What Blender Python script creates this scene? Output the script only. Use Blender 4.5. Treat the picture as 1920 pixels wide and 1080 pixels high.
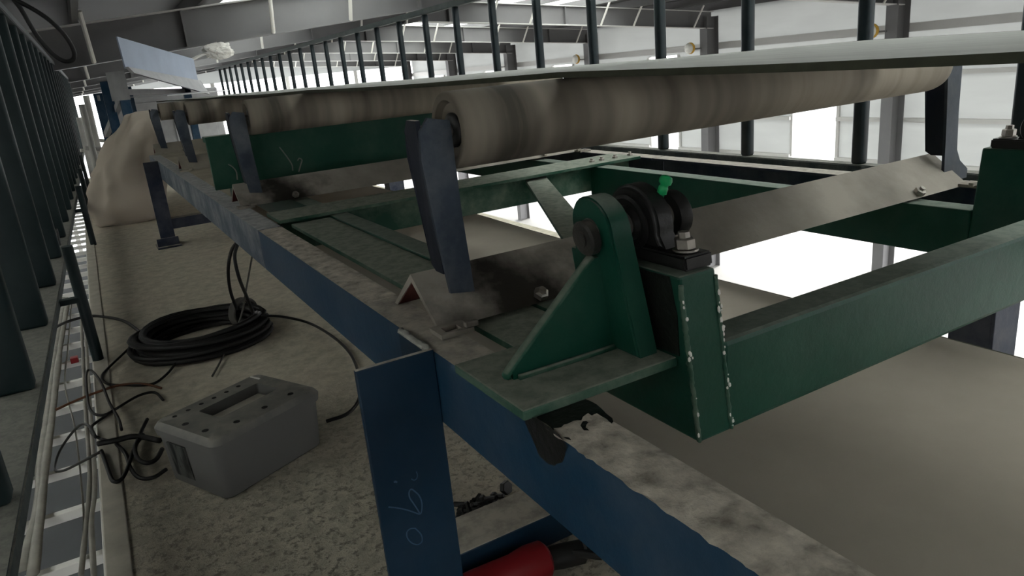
import bpy, bmesh, math, random
from mathutils import Vector, Matrix, noise as mnoise
for o in list(bpy.data.objects): bpy.data.objects.remove(o)
scn = bpy.context.scene
COL = scn.collection
random.seed(7)

# ------------------------------------------------------------------ camera
YAW, PITCH, ROLL, FPX = 0.50114437, 0.29712856, -0.09505655, 1357.24
CAM = Vector((0, 0, 1.03))
fw = Vector((math.sin(YAW)*math.cos(PITCH), math.cos(YAW)*math.cos(PITCH), -math.sin(PITCH)))
r0 = Vector((math.cos(YAW), -math.sin(YAW), 0)); u0 = r0.cross(fw)
RT = math.cos(ROLL)*r0 + math.sin(ROLL)*u0
UP = -math.sin(ROLL)*r0 + math.cos(ROLL)*u0
cd = bpy.data.cameras.new('camera'); cam = bpy.data.objects.new('camera', cd); COL.objects.link(cam)
cd.sensor_width = 36; cd.lens = 36*FPX/1920; cd.clip_start = 0.02; cd.clip_end = 500
cam.matrix_world = Matrix(((RT.x, UP.x, -fw.x, CAM.x), (RT.y, UP.y, -fw.y, CAM.y), (RT.z, UP.z, -fw.z, CAM.z), (0, 0, 0, 1)))
scn.camera = cam

# ------------------------------------------------------------------ light
w = bpy.data.worlds.new('sky'); scn.world = w; w.use_nodes = True
bg = w.node_tree.nodes['Background']; bg.inputs[0].default_value = (0.97, 0.985, 1.0, 1); bg.inputs[1].default_value = 1.6
sd = bpy.data.lights.new('sun', 'SUN'); sd.energy = 3.0; sd.angle = math.radians(6); sd.color = (1, 0.97, 0.92)
sun = bpy.data.objects.new('sun', sd); COL.objects.link(sun); sun.location = (30, 20, 20)
sun.rotation_euler = Vector((-0.84, -0.28, -0.46)).to_track_quat('-Z', 'Y').to_euler()
scn.view_settings.view_transform = 'Standard'; scn.view_settings.look = 'None'
scn.view_settings.exposure = 2.08; scn.view_settings.gamma = 1; scn.view_settings.use_curve_mapping = False

def at_z(px, py, z):            # point of a horizontal plane seen at a pixel of the 1920x1080 frame
    d = RT*((px-960)/FPX) - UP*((py-540)/FPX) + fw
    return CAM + d*((z-CAM.z)/d.z)
def at_x(px, py, x):
    d = RT*((px-960)/FPX) - UP*((py-540)/FPX) + fw
    return CAM + d*(x/d.x)
def at_y(px, py, y):
    d = RT*((px-960)/FPX) - UP*((py-540)/FPX) + fw
    return CAM + d*(y/d.y)

# ------------------------------------------------------------------ materials
class NT:
    def __init__(s, name):
        s.m = bpy.data.materials.new(name); s.m.use_nodes = True; s.t = s.m.node_tree
        s.b = s.t.nodes['Principled BSDF']; s.out = s.t.nodes['Material Output']
    def n(s, typ, **kw):
        x = s.t.nodes.new(typ)
        for k, v in kw.items(): setattr(x, k, v)
        return x
    def l(s, a, b): s.t.links.new(a, b)
    def pos(s, scale=(1, 1, 1)):
        g = s.n('ShaderNodeNewGeometry'); mp = s.n('ShaderNodeMapping'); mp.inputs['Scale'].default_value = scale
        s.l(g.outputs['Position'], mp.inputs[0]); return mp.outputs[0]
    def noise(s, vec, scale, detail=5, rough=.6):
        x = s.n('ShaderNodeTexNoise'); x.inputs['Scale'].default_value = scale
        x.inputs['Detail'].default_value = detail; x.inputs['Roughness'].default_value = rough
        s.l(vec, x.inputs['Vector']); return x.outputs['Fac']
    def rng(s, v, a, b, c=0., d=1.):
        x = s.n('ShaderNodeMapRange'); x.inputs[1].default_value = a; x.inputs[2].default_value = b
        x.inputs[3].default_value = c; x.inputs[4].default_value = d; s.l(v, x.inputs[0]); return x.outputs[0]
    def math(s, op, a, b):
        x = s.n('ShaderNodeMath', operation=op); x.use_clamp = True
        for i, v in ((0, a), (1, b)):
            if isinstance(v, (int, float)): x.inputs[i].default_value = v
            else: s.l(v, x.inputs[i])
        return x.outputs[0]
    def mix(s, f, a, b):
        x = s.n('ShaderNodeMix', data_type='RGBA')
        if isinstance(f, (int, float)): x.inputs[0].default_value = f
        else: s.l(f, x.inputs[0])
        for i, v in ((6, a), (7, b)):
            if isinstance(v, tuple): x.inputs[i].default_value = (*v, 1)
            else: s.l(v, x.inputs[i])
        return x.outputs[2]
    def bump(s, h, strength, dist=.01):
        x = s.n('ShaderNodeBump'); x.inputs['Strength'].default_value = strength; x.inputs['Distance'].default_value = dist
        s.l(h, x.inputs['Height']); s.l(x.outputs[0], s.b.inputs['Normal'])
    def fin(s, col, rough=.6, metal=0., spec=.3):
        if isinstance(col, tuple): s.b.inputs['Base Color'].default_value = (*col, 1)
        else: s.l(col, s.b.inputs['Base Color'])
        if isinstance(rough, (int, float)): s.b.inputs['Roughness'].default_value = rough
        else: s.l(rough, s.b.inputs['Roughness'])
        s.b.inputs['Metallic'].default_value = metal; s.b.inputs['Specular IOR Level'].default_value = spec
        return s.m

DUST = (.52, .47, .40)
def paint(name, base, side=.25, up=.8, rough=.45, dust=DUST, scale=7., bump=.15, dark=None, var=.25):
    """paint with settled plaster dust: thick on upward faces, patchy smears elsewhere"""
    s = NT(name); p = s.pos()
    n1 = s.noise(p, scale, 7, .65); n2 = s.noise(p, scale*5, 5, .7)
    side_f = s.math('MULTIPLY', s.rng(n1, .42, .75), side)
    g = s.n('ShaderNodeNewGeometry'); sx = s.n('ShaderNodeSeparateXYZ'); s.l(g.outputs['Normal'], sx.inputs[0])
    upf = s.math('MULTIPLY', s.rng(sx.outputs[2], .45, .9), s.rng(n2, .30, .55, up*.75, up))
    f = s.math('MAXIMUM', side_f, upf)
    b2 = tuple(c*(1-var) for c in base)
    c0 = s.mix(s.rng(n1, .3, .7), b2, base)
    if dark: c0 = s.mix(s.math('MULTIPLY', s.rng(n2, .5, .72), .8), c0, dark)
    d2 = tuple(c*.74 for c in dust)
    dc = s.mix(s.rng(n2, .35, .62), d2, dust)
    col = s.mix(f, c0, dc)
    rg = s.rng(f, 0, .7, rough, .95)
    if bump: s.bump(n2, bump, .006)
    return s.fin(col, rg)
def plain(name, col, rough=.6, metal=0., spec=.3, nscale=0, var=.3, bump=0):
    s = NT(name)
    if nscale:
        n = s.noise(s.pos(), nscale, 6, .6)
        c = s.mix(s.rng(n, .3, .7), tuple(x*(1-var) for x in col), col)
        if bump: s.bump(n, bump, .01)
        return s.fin(c, rough, metal, spec)
    return s.fin(col, rough, metal, spec)

M = {}
M['blue'] = paint('blue_paint', (.006, .042, .090), .10, .95, .42, scale=5)
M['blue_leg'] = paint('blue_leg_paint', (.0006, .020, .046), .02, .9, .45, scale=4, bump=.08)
M['blue_dusty'] = paint('blue_paint_dusty', (.075, .10, .135), .70, .95, .6, scale=6, dust=(.52, .52, .52))
M['navy'] = paint('navy_paint', (.012, .022, .05), .15, .7, .5)
M['bracket'] = paint('bracket_blue_grey', (.030, .044, .066), .6, .8, .5, dust=(.15, .15, .145), scale=9)
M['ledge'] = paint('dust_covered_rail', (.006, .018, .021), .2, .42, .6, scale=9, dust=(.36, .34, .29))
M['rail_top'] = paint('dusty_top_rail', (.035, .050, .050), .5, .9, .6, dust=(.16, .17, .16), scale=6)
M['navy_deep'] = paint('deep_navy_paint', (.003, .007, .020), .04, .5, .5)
M['green'] = paint('green_paint', (.002, .056, .034), .07, .62, .42, scale=6, dust=(.27, .29, .25))
M['green_dusty'] = paint('green_paint_dusty', (.010, .075, .045), .55, .8, .55, scale=7, dust=(.30, .31, .26))
M['green_board'] = paint('green_board_paint', (.003, .060, .035), .06, .4, .5, scale=4, bump=.03)
M['oily'] = paint('oily_dark_steel', (.022, .022, .020), .35, .55, .4, dust=(.2, .18, .15), scale=12, bump=.4)
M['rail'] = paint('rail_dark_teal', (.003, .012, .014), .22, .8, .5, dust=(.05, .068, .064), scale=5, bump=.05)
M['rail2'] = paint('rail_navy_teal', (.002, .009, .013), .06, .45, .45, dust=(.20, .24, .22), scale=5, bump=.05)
M['angle'] = paint('dusty_angle_steel', (.13, .125, .115), .8, .8, .7, dust=(.27, .245, .21), scale=4, dark=(.035, .03, .027))
def angle_mat():
    s = NT('dusty_angle_steel_greased'); tc = s.n('ShaderNodeTexCoord'); p = tc.outputs['Object']
    n1 = s.noise(p, 5, 6, .6); n2 = s.noise(p, 30, 5, .65)
    c = s.mix(s.rng(n1, .35, .65), (.22, .20, .175), (.34, .31, .27))
    sub = s.n('ShaderNodeVectorMath', operation='SUBTRACT'); s.l(p, sub.inputs[0]); sub.inputs[1].default_value = (-.60, -.06, .02)
    ln = s.n('ShaderNodeVectorMath', operation='LENGTH'); s.l(sub.outputs[0], ln.inputs[0])
    d = s.n('ShaderNodeMath', operation='ADD'); s.l(ln.outputs['Value'], d.inputs[0]); s.l(s.rng(n1, .3, .7, -.10, .10), d.inputs[1])
    gre = s.rng(d.outputs[0], .19, .06)
    c = s.mix(s.math('MULTIPLY', gre, .93), c, (.014, .012, .010))
    s.bump(n2, .25, .006)
    return s.fin(c, s.rng(gre, 0, 1, .9, .45), 0, .25)
M['angle'] = angle_mat()
M['angle_clean'] = plain('dust_covered_angle', (.42, .385, .32), .9, 0, .2, 8, .3, .2)
M['cast'] = plain('dark_cast_iron', (.018, .018, .018), .45, .2, .4, 25, .4, .2)
M['bolt'] = plain('zinc_bolt', (.45, .42, .38), .38, .9, .5, 30, .4)
M['shaft'] = plain('steel_shaft', (.22, .20, .18), .45, .7, .5, 30, .5)
M['nipple'] = plain('green_plastic_cap', (.01, .30, .10), .45)
M['red_oxide'] = plain('red_oxide_primer', (.10, .022, .018), .8, nscale=20)
M['steel'] = plain('grey_roof_steel', (.17, .167, .168), .7, nscale=1.2, var=.15)
M['steel_light'] = plain('pale_roof_steel', (.55, .54, .52), .6)
M['roof'] = plain('roof_sheet_underside', (.10, .10, .095), .8, nscale=.6, var=.15)
M['white'] = plain('white_plastic', (.72, .70, .66), .6)
M['black'] = plain('black_rubber', (.012, .012, .012), .55, 0, .3, 20, .3)
M['cable_grey'] = plain('dusty_cable', (.10, .095, .085), .7, nscale=20)
M['cable_pale'] = plain('pale_wire', (.16, .16, .14), .6)
M['grease'] = plain('black_grease_shade', (.008, .008, .007), .4, 0, .4, 40, .3, .3)  # grease stains, and painted shade on the bearing post face
M['copper'] = plain('brown_cable', (.12, .05, .025), .6)
M['red'] = plain('red_tool_plastic', (.22, .012, .016), .4)
M['putty'] = plain('white_sealant', (.42, .42, .38), .8, nscale=40, bump=.5)
M['chalk'] = plain('chalk_line', (.045, .085, .135), .95)
M['hall_floor'] = plain('hall_concrete', (.13, .128, .12), .7, nscale=.5, var=.15)
M['rung'] = plain('bright_galvanised_rung', (.82, .81, .78), .4)
M['tray'] = plain('galvanised_tray', (.50, .49, .46), .5, 0.0, .4, 9, .2)
M['strip'] = plain('white_sheathing', (.36, .345, .31), .5, nscale=12, var=.35)
M['chute'] = plain('pale_blue_sheet', (.30, .35, .44), .5, nscale=3, var=.15)
M['chute_lip'] = plain('pale_grey_sheet', (.42, .42, .43), .6, nscale=5, var=.3)
M['lampw'] = plain('lamp_housing', (.75, .73, .68), .5)
M['amber'] = plain('amber_lens', (.6, .35, .06), .5)

def roller_mat():
    s = NT('roller_rubber_plaster'); tc = s.n('ShaderNodeTexCoord')
    def mp(sc):
        m = s.n('ShaderNodeMapping'); m.inputs['Scale'].default_value = sc; s.l(tc.outputs['Object'], m.inputs[0]); return m.outputs[0]
    bands = s.noise(mp((7, .5, .5)), 1.0, 3, .55)
    fine = s.noise(mp((60, 6, 6)), 1.0, 4, .6)
    sx = s.n('ShaderNodeSeparateXYZ'); s.l(tc.outputs['Object'], sx.inputs[0])
    end_tone = s.rng(sx.outputs[0], -.70, .05, -.17, .09)      # darker towards the left end
    f = s.n('ShaderNodeMath', operation='ADD'); s.l(bands, f.inputs[0]); s.l(end_tone, f.inputs[1])
    c = s.mix(s.rng(f.outputs[0], .30, .62), (.062, .055, .044), (.33, .287, .232))
    c = s.mix(s.math('MULTIPLY', s.rng(fine, .5, .75), .35), c, (.20, .165, .13))
    return s.fin(c, .75, 0, .2)
M['roller'] = roller_mat()
def belt_mat():
    s = NT('conveyor_belt_rubber'); p = s.pos((8, 1.2, 8)); n = s.noise(p, 3, 5, .6)
    return s.fin(s.mix(s.rng(n, .3, .7), (.29, .295, .27), (.37, .375, .345)), .7, 0, .2)
M['belt'] = belt_mat()
M['belt_edge'] = plain('belt_edge_rubber', (.062, .066, .045), .85, nscale=40)
def floor_mat():
    s = NT('dusty_walkway_concrete'); p = s.pos()
    big = s.noise(p, 2.2, 4, .5); mid = s.noise(p, 16, 8, .72); fine = s.noise(p, 42, 8, .75)
    c = s.mix(s.rng(mid, .36, .60), (.40, .37, .30), (.60, .55, .445))
    sx = s.n('ShaderNodeSeparateXYZ'); s.l(p, sx.inputs[0])
    # trodden, flaked crust near the operator's end, smooth settled dust elsewhere
    tr = s.math('MULTIPLY', s.rng(sx.outputs[1], 2.5, 1.6), s.rng(sx.outputs[0], .95, .75))
    pits = s.math('MULTIPLY', s.rng(fine, .50, .58), s.math('MULTIPLY', s.rng(mid, .38, .48), s.math('ADD', s.math('MULTIPLY', tr, .8), .10)))
    c = s.mix(pits, c, (.19, .175, .145))
    c = s.mix(s.math('MULTIPLY', s.rng(big, .45, .7), .35), c, (.56, .465, .385))
    h = s.n('ShaderNodeMath', operation='ADD'); s.l(s.math('MULTIPLY', mid, s.math('ADD', tr, .15)), h.inputs[0])
    hh = s.math('MULTIPLY', fine, s.math('ADD', s.math('MULTIPLY', tr, .6), .05)); s.l(hh, h.inputs[1])
    s.bump(h.outputs[0], .7, .03)
    return s.fin(c, .92, 0, .15)
M['floor'] = floor_mat()
M['curb'] = plain('smooth_mortar', (.47, .435, .37), .9, nscale=14, var=.25, bump=.15)
def sheet_mat(name, col, tr):
    s = NT(name); d = s.n('ShaderNodeBsdfDiffuse'); t = s.n('ShaderNodeBsdfTranslucent'); mx = s.n('ShaderNodeMixShader')
    n = s.noise(s.pos((.3, .6, 3)), 1.2, 3, .5); c = s.mix(s.rng(n, .3, .7), tuple(x*.93 for x in col), col)
    s.l(c, d.inputs[0]); s.l(c, t.inputs[0]); mx.inputs[0].default_value = tr
    s.l(d.outputs[0], mx.inputs[1]); s.l(t.outputs[0], mx.inputs[2]); s.l(mx.outputs[0], s.out.inputs[0]); return s.m
M['daylight'] = sheet_mat('daylight_wall_sheet', (.56, .57, .565), .36)
M['fill_skylight'] = sheet_mat('fill_skylight_sheet', (.90, .92, .90), .85)  # for roof strips added as fill light from above
M['fill_skylight_dim'] = sheet_mat('dim_fill_skylight_sheet', (.86, .87, .84), .48)  # lower transmission, for the added strip over the left walkway
M['clad'] = plain('opaque_wall_cladding', (.34, .34, .33), .8, nscale=.6, var=.15)
M['tarp'] = sheet_mat('woven_sack_cloth', (.58, .51, .43), .15)
def tote_mat():
    s = NT('dusty_grey_plastic'); n = s.noise(s.pos(), 18, 6, .6)
    g = s.n('ShaderNodeNewGeometry'); sx = s.n('ShaderNodeSeparateXYZ'); s.l(g.outputs['Normal'], sx.inputs[0])
    f = s.math('MULTIPLY', s.rng(sx.outputs[2], .4, .9), s.rng(n, .35, .6, .25, .7))
    return s.fin(s.mix(f, (.115, .114, .110), (.27, .255, .22)), .55, 0, .3)
M['tote'] = tote_mat()
M['hole'] = plain('dark_hole', (.01, .01, .01), .9)
def label_mat():
    s = NT('scuffed_printed_label'); n = s.noise(s.pos((70, 70, 12)), 1, 4, .6)
    return s.fin(s.mix(s.rng(n, .45, .55), (.012, .014, .014), (.075, .08, .075)), .5)
M['label'] = label_mat()

# ------------------------------------------------------------------ mesh helpers
def xf(bm, verts, mat=None):
    if mat is not None: bmesh.ops.transform(bm, matrix=mat, verts=verts)
def box(bm, a, b, bev=0.):
    a = Vector(a); b = Vector(b); c = (a+b)/2; s = b-a
    r = bmesh.ops.create_cube(bm, size=1); v = r['verts']
    for q in v: q.co = Vector((c.x+q.co.x*s.x, c.y+q.co.y*s.y, c.z+q.co.z*s.z))
    if bev:
        es = list({e for q in v for e in q.link_edges})
        bmesh.ops.bevel(bm, geom=es, offset=bev, segments=2, affect='EDGES', profile=.5)
    return v
def prism(bm, poly, axis, a, b):
    """extrude a polygon given in the two other axes, along axis from a to b"""
    def P(u, v, w):
        return {'x': (w, u, v), 'y': (u, w, v), 'z': (u, v, w)}[axis]
    n = len(poly); v0 = [bm.verts.new(P(u, v, a)) for u, v in poly]; v1 = [bm.verts.new(P(u, v, b)) for u, v in poly]
    f = [bm.faces.new(v0), bm.faces.new(v1[::-1])]
    for i in range(n): f.append(bm.faces.new((v0[i], v1[i], v1[(i+1) % n], v0[(i+1) % n])))
    bmesh.ops.recalc_face_normals(bm, faces=f); return v0+v1
def cyl(bm, p, q, r, n=20, r2=None):
    p = Vector(p); q = Vector(q); d = q-p
    res = bmesh.ops.create_cone(bm, cap_ends=True, segments=n, radius1=r, radius2=r if r2 is None else r2, depth=d.length)
    bmesh.ops.transform(bm, matrix=Matrix.Translation((p+q)/2) @ d.to_track_quat('Z', 'Y').to_matrix().to_4x4(), verts=res['verts'])
    return res['verts']
def lathe(bm, prof, p, axis, n=32):
    """prof: list of (r, t); t metres along axis from p"""
    p = Vector(p); ax = Vector(axis).normalized(); m = ax.to_track_quat('Z', 'Y').to_matrix()
    rings = []
    for r, t in prof:
        rings.append([bm.verts.new(p + m @ Vector((r*math.cos(2*math.pi*i/n), r*math.sin(2*math.pi*i/n), t))) for i in range(n)])
    fs = []
    for a, b in zip(rings, rings[1:]):
        for i in range(n): fs.append(bm.faces.new((a[i], a[(i+1) % n], b[(i+1) % n], b[i])))
    fs.append(bm.faces.new(rings[0][::-1])); fs.append(bm.faces.new(rings[-1]))
    bmesh.ops.recalc_face_normals(bm, faces=fs)
def smooth_path(pts, k=6):
    pts = [Vector(p) for p in pts]; out = []
    P = [pts[0]*2-pts[1]] + pts + [pts[-1]*2-pts[-2]]
    for i in range(1, len(P)-2):
        a, b, c, d = P[i-1:i+3]
        for j in range(k):
            t = j/k
            out.append(.5*((2*b)+(c-a)*t+(2*a-5*b+4*c-d)*t*t+(3*b-a-3*c+d)*t**3))
    out.append(pts[-1]); return out
def tube(bm, pts, r, n=8, k=6, flat=1., smooth=True):
    path = smooth_path(pts, k) if smooth else [Vector(p) for p in pts]
    rings = []; side = None
    for i, p in enumerate(path):
        t = (path[min(i+1, len(path)-1)]-path[max(i-1, 0)]).normalized()
        if side is None: side = t.cross(Vector((0, 0, 1)) if abs(t.z) < .9 else Vector((1, 0, 0))).normalized()
        else: side = (side - t*side.dot(t)).normalized()
        up = side.cross(t)
        rings.append([bm.verts.new(p+side*(r*math.cos(2*math.pi*j/n))+up*(r*flat*math.sin(2*math.pi*j/n))) for j in range(n)])
    fs = []
    for a, b in zip(rings, rings[1:]):
        for j in range(n): fs.append(bm.faces.new((a[j], a[(j+1) % n], b[(j+1) % n], b[j])))
    fs.append(bm.faces.new(rings[0])); fs.append(bm.faces.new(rings[-1][::-1]))
    bmesh.ops.recalc_face_normals(bm, faces=fs)
def BM(): return bmesh.new()
def mk(fn, *a, **k):
    bm = BM(); fn(bm, *a, **k); return bm
def base_of(o):
    return o.matrix_basis.translation.copy() if o is not None else Vector((0, 0, 0))
def obj(name, bm, mat, parent=None, smooth=False, origin=None):
    """link a bmesh (given in world coordinates) as one object; children are stored relative to their parents"""
    me = bpy.data.meshes.new(name)
    if origin is None and parent is None:
        vs = [v.co for v in bm.verts]
        origin = Vector(((min(v.x for v in vs)+max(v.x for v in vs))/2, (min(v.y for v in vs)+max(v.y for v in vs))/2, min(v.z for v in vs)))
    org = Vector((0, 0, 0)) if origin is None else Vector(origin)
    p = parent
    if p is not None:
        org = Vector((0, 0, 0))
        while p is not None: org += p.location; p = p.parent
    bmesh.ops.translate(bm, verts=bm.verts, vec=-org)
    bm.to_mesh(me); bm.free()
    if smooth:
        for f in me.polygons: f.use_smooth = True
    o = bpy.data.objects.new(name, me); COL.objects.link(o)
    for mm in (mat if isinstance(mat, (list, tuple)) else [mat]): me.materials.append(M[mm])
    if parent is not None: o.parent = parent
    else: o.location = org
    return o
def autosmooth(o, ang=35):
    me = o.data
    for f in me.polygons: f.use_smooth = True
    b = bmesh.new(); b.from_mesh(me)
    for e in b.edges:
        e.smooth = len(e.link_faces) == 2 and e.calc_face_angle(0) < math.radians(ang)
    b.to_mesh(me); b.free(); return o
def tag(o, label, cat, group=None):
    o['label'] = label; o['category'] = cat
    if group: o['group'] = group
    return o
def struct(o, label=None):
    o['kind'] = 'structure'
    if label: o['label'] = label
    return o
def thing(name, loc, label, cat, group=None):
    o = bpy.data.objects.new(name, None); COL.objects.link(o); o.location = loc; o.empty_display_size = .1
    return tag(o, label, cat, group)
def child_copy(src, parent):
    c = src.copy(); COL.objects.link(c); c.parent = parent; return c

# ================================================================== SETTING
# gallery floor slab (continues below the conveyor) with its smooth mortar border
bm = BM()
def grid(bm, x0, x1, y0, y1, z, nx, ny, amp, zb):
    vs = [[None]*(ny+1) for _ in range(nx+1)]
    for i in range(nx+1):
        for j in range(ny+1):
            x = x0+(x1-x0)*i/nx; y = y0+(y1-y0)*j/ny
            k = 1 if 0 < i < nx and 0 < j < ny else 0
            vs[i][j] = bm.verts.new((x, y, z + k*amp*mnoise.noise(Vector((x*9, y*9, 0))) + k*amp*.6*mnoise.noise(Vector((x*31, y*31, 3)))))
    for i in range(nx):
        for j in range(ny): bm.faces.new((vs[i][j], vs[i+1][j], vs[i+1][j+1], vs[i][j+1]))
    ring = [vs[i][0] for i in range(nx+1)] + [vs[nx][j] for j in range(1, ny+1)] + [vs[i][ny] for i in range(nx-1, -1, -1)] + [vs[0][j] for j in range(ny-1, 0, -1)]
    lo = [bm.verts.new((v.co.x, v.co.y, zb)) for v in ring]
    n = len(ring)
    for i in range(n): bm.faces.new((ring[i], lo[i], lo[(i+1) % n], ring[(i+1) % n]))
    bm.faces.new(lo)
    bmesh.ops.recalc_face_normals(bm, faces=bm.faces)
grid(bm, -.13, 2.37, -1.2, 3.35, 0, 90, 150, .004, -.12)
fl = struct(obj('floor', bm, 'floor', origin=(0, 0, 0), smooth=False), 'dust-caked walkway slab running beneath and beside the conveyor')
bm = BM(); grid(bm, -.13, 2.42, 3.35, 12.5, 0, 40, 90, .004, -.12)
struct(obj('floor', bm, 'floor', origin=(0, 3.35, 0)), 'far stretch of the dusty walkway slab')
bm = BM(); box(bm, (-.185, -1.2, -.12), (-.13, 12.5, .006), .003)
struct(obj('trim_1', bm, 'curb'), 'smooth mortar border along the walkway edge')
# hall ground far below, outdoor ground
ZF = -6.0
bm = BM(); box(bm, (-4.6, -12, ZF-.2), (17.6, 42, ZF))
struct(obj('hall_floor', bm, 'hall_floor'), 'pale concrete floor of the hall far below the walkway')
bm = BM(); box(bm, (17.9, -30, ZF-.4), (70, 90, ZF-.2)); struct(obj('outdoor_ground', bm, 'hall_floor'), 'bright concrete yard outside the hall wall')
bm = BM(); box(bm, (-60, -30, ZF-.4), (-4.9, 90, ZF-.2)); struct(obj('outdoor_ground', bm, 'hall_floor'), 'bright yard on the near side of the hall')

WX, LX = 17.5, -4.5
FR = [11.1+6.1*k for k in range(-2, 6)]          # portal frame positions
RX, RZ = 7.5, 2.235                              # ridge, underside of rafters
def rz(x): return RZ-.098*(RX-x) if x < RX else RZ-.0715*(x-RX)
# right wall: panels in strips between girts, a tall opening in the middle of every bay, open band at the bottom
def side_wall(name, X, sgn, label, mat='daylight', openings=True):
    root = bpy.data.objects.new(name, None); COL.objects.link(root); root.location = (X, 20, ZF); struct(root, label)
    zs = [-2.2, -1.13, -.03, 1.03, 2.26 if sgn > 0 else 1.76]; zt = {True: .45, False: .86}
    for k in range(-2, 6):
        y0 = 11.1+6.1*k-6.1; y1 = y0+6.1; ym = (y0+y1)/2-.55
        for a, b in zip(zs, zs[1:]):
            if b < 1.1 and openings: spans = [(y0, ym-.75), (ym+.75, y1)]
            else: spans = [(y0, y1)]
            for u, v in spans:
                bm = BM(); box(bm, (X, u, a), (X+.03*sgn, v, b)); obj('panel', bm, mat, root)
        if openings:
            bm = BM(); box(bm, (X, ym-.75, zt[k < 2]), (X+.03*sgn, ym+.75, 1.03)); obj('header_panel', bm, mat, root)
        for z in zs[:-1]:
            spans = [(y0, ym-.75), (ym+.75, y1)] if openings and z <= 1 else [(y0, y1)]
            hh, dp = (.10, .12) if z > 1 else (.05, .14)
            for u, v in spans:
                bm = BM(); box(bm, (X-dp*sgn, u, z-hh), (X-.005*sgn, v, z+hh)); obj('girt', bm, 'steel_light', root)
        if not openings:
            bm = BM(); box(bm, (X, y0, ZF), (X+.03*sgn, y1, -2.2)); obj('panel', bm, mat, root); continue
        for yy in (ym-.75, ym+.75):     # jambs of the tall opening
            bm = BM(); box(bm, (X-.06*sgn, yy-.04, -2.2), (X+.04*sgn, yy+.04, zt[k < 2])); obj('window_jamb', bm, 'steel_light', root)
    return root
side_wall('wall_right', WX, 1, 'white sheet wall with tall bright openings across the hall')
side_wall('wall_left', LX, -1, 'grey clad wall behind the near railing', 'clad', False)
# columns
for k, y in enumerate(FR):
    for X, s in ((WX, 1), (LX, -1)):
        root = bpy.data.objects.new('column', None); COL.objects.link(root); root.location = (X-.45*s, y, ZF); struct(root, 'grey steel portal column')
        top = 1.9
        for nm, a, b in (('flange', (X-.62*s, y-.15, ZF), (X-.60*s, y+.15, top)), ('flange', (X-.16*s, y-.15, ZF), (X-.14*s, y+.15, top)), ('web', (X-.60*s, y-.012, ZF), (X-.16*s, y+.012, top))):
            bm = BM(); box(bm, tuple(min(p, q) for p, q in zip(a, b)), tuple(max(p, q) for p, q in zip(a, b))); obj(nm, bm, 'steel', root)
# rafters
for k, y in enumerate(FR[2:]):
    root = bpy.data.objects.new('rafter', None); COL.objects.link(root); root.location = (RX, y, RZ); struct(root, 'grey steel roof rafter with pale flanges')
    D = .50
    for xa, xb in ((LX, RX), (RX, WX-.3)):
        za, zb_ = rz(xa), rz(xb)
        bm = BM(); prism(bm, [(xa, za+.02), (xb, zb_+.02), (xb, zb_+D-.02), (xa, za+D-.02)], 'y', y-.01, y+.01); obj('web', bm, 'steel', root)
        for dz in (0, D-.02):
            bm = BM(); prism(bm, [(xa, za+dz), (xb, zb_+dz), (xb, zb_+dz+.02), (xa, za+dz+.02)], 'y', y-.11, y+.11); obj('flange', bm, 'steel_light' if dz or xa >= RX else 'steel', root)
    x = LX+1.35
    i = 0
    while x < WX-.8:
        z = rz(x)
        if i % 3 == 1:
            bm = BM(); box(bm, (x-.012, y-.10, z+.02), (x+.012, y+.10, z+D-.02)); obj('stiffener', bm, 'steel', root)
        else:
            bm = BM(); cyl(bm, (x, y-.10, z+.015), (x+(.10 if x > RX else -.03), y-.42, z+D+.10), .028, 8); obj('fly_brace', bm, 'lampw', root)
        x += 1.15; i += 1
# ceiling sheets with purlins and translucent strips added for fill daylight
for xa, xb, nm in ((LX-.4, RX, 'left'), (RX, WX+.4, 'right')):
    root = bpy.data.objects.new('ceiling', None); COL.objects.link(root); root.location = ((xa+xb)/2, 20, 2.6); struct(root, 'underside of the %s roof slope' % nm)
    up = .72
    cuts = [xa] + ([-3.7, -1.5, 2.4, 4.2] if nm == 'left' else [9.2, 13.2]) + [xb]
    for i in range(len(cuts)-1):
        a, b = cuts[i], cuts[i+1]; za, zb_ = rz(a)+up, rz(b)+up
        mat = ('fill_skylight_dim' if a < 0 else 'fill_skylight') if i % 2 else 'roof'
        bm = BM(); prism(bm, [(a, za), (b, zb_), (b, zb_+.03), (a, za+.03)], 'y', -12, 42); obj('roof_or_fill_sheet', bm, mat, root)
    x = xa+.6
    while x < xb-.2:
        z = rz(x); bm = BM(); box(bm, (x-.035, -12, z+.51), (x+.035, 42, z+.71)); obj('purlin', bm, 'steel', root); x += 1.5
# far end wall: sheeting above a wide open bay; wall behind the photographer
root = bpy.data.objects.new('wall_back', None); COL.objects.link(root); root.location = (6.5, 42, ZF); struct(root, 'far end wall with a wide bright opening')
bm = BM(); prism(bm, [(LX, 1.55), (WX, 1.55), (WX, 2.3), (RX, 3.0), (LX, 1.9)], 'y', 42, 42.05); obj('panel', bm, 'daylight', root)
for x in (-1.5, 2.4, 6.3, 10.2, 14.1):
    bm = BM(); box(bm, (x-.1, 41.9, ZF), (x+.1, 42.1, 1.55)); obj('post', bm, 'steel_light', root)
bm = BM(); box(bm, (LX, 41.95, -2.6), (WX, 42.05, -2.4)); obj('rail', bm, 'steel_light', root)
bm = BM(); prism(bm, [(LX, ZF), (WX, ZF), (WX, 2.3), (RX, 3.0), (LX, 1.9)], 'y', -12.1, -12.0)
M['dark_wall'] = plain('dark_end_wall', (.06, .06, .06), .9)
struct(obj('wall_front', bm, 'dark_wall'), 'closed end wall of the hall')
bm = BM(); box(bm, (-4.4, 1.0, -1.75), (-.24, 16, -1.70))  # added dark sheet that dims what shows between the ladder rungs
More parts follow.
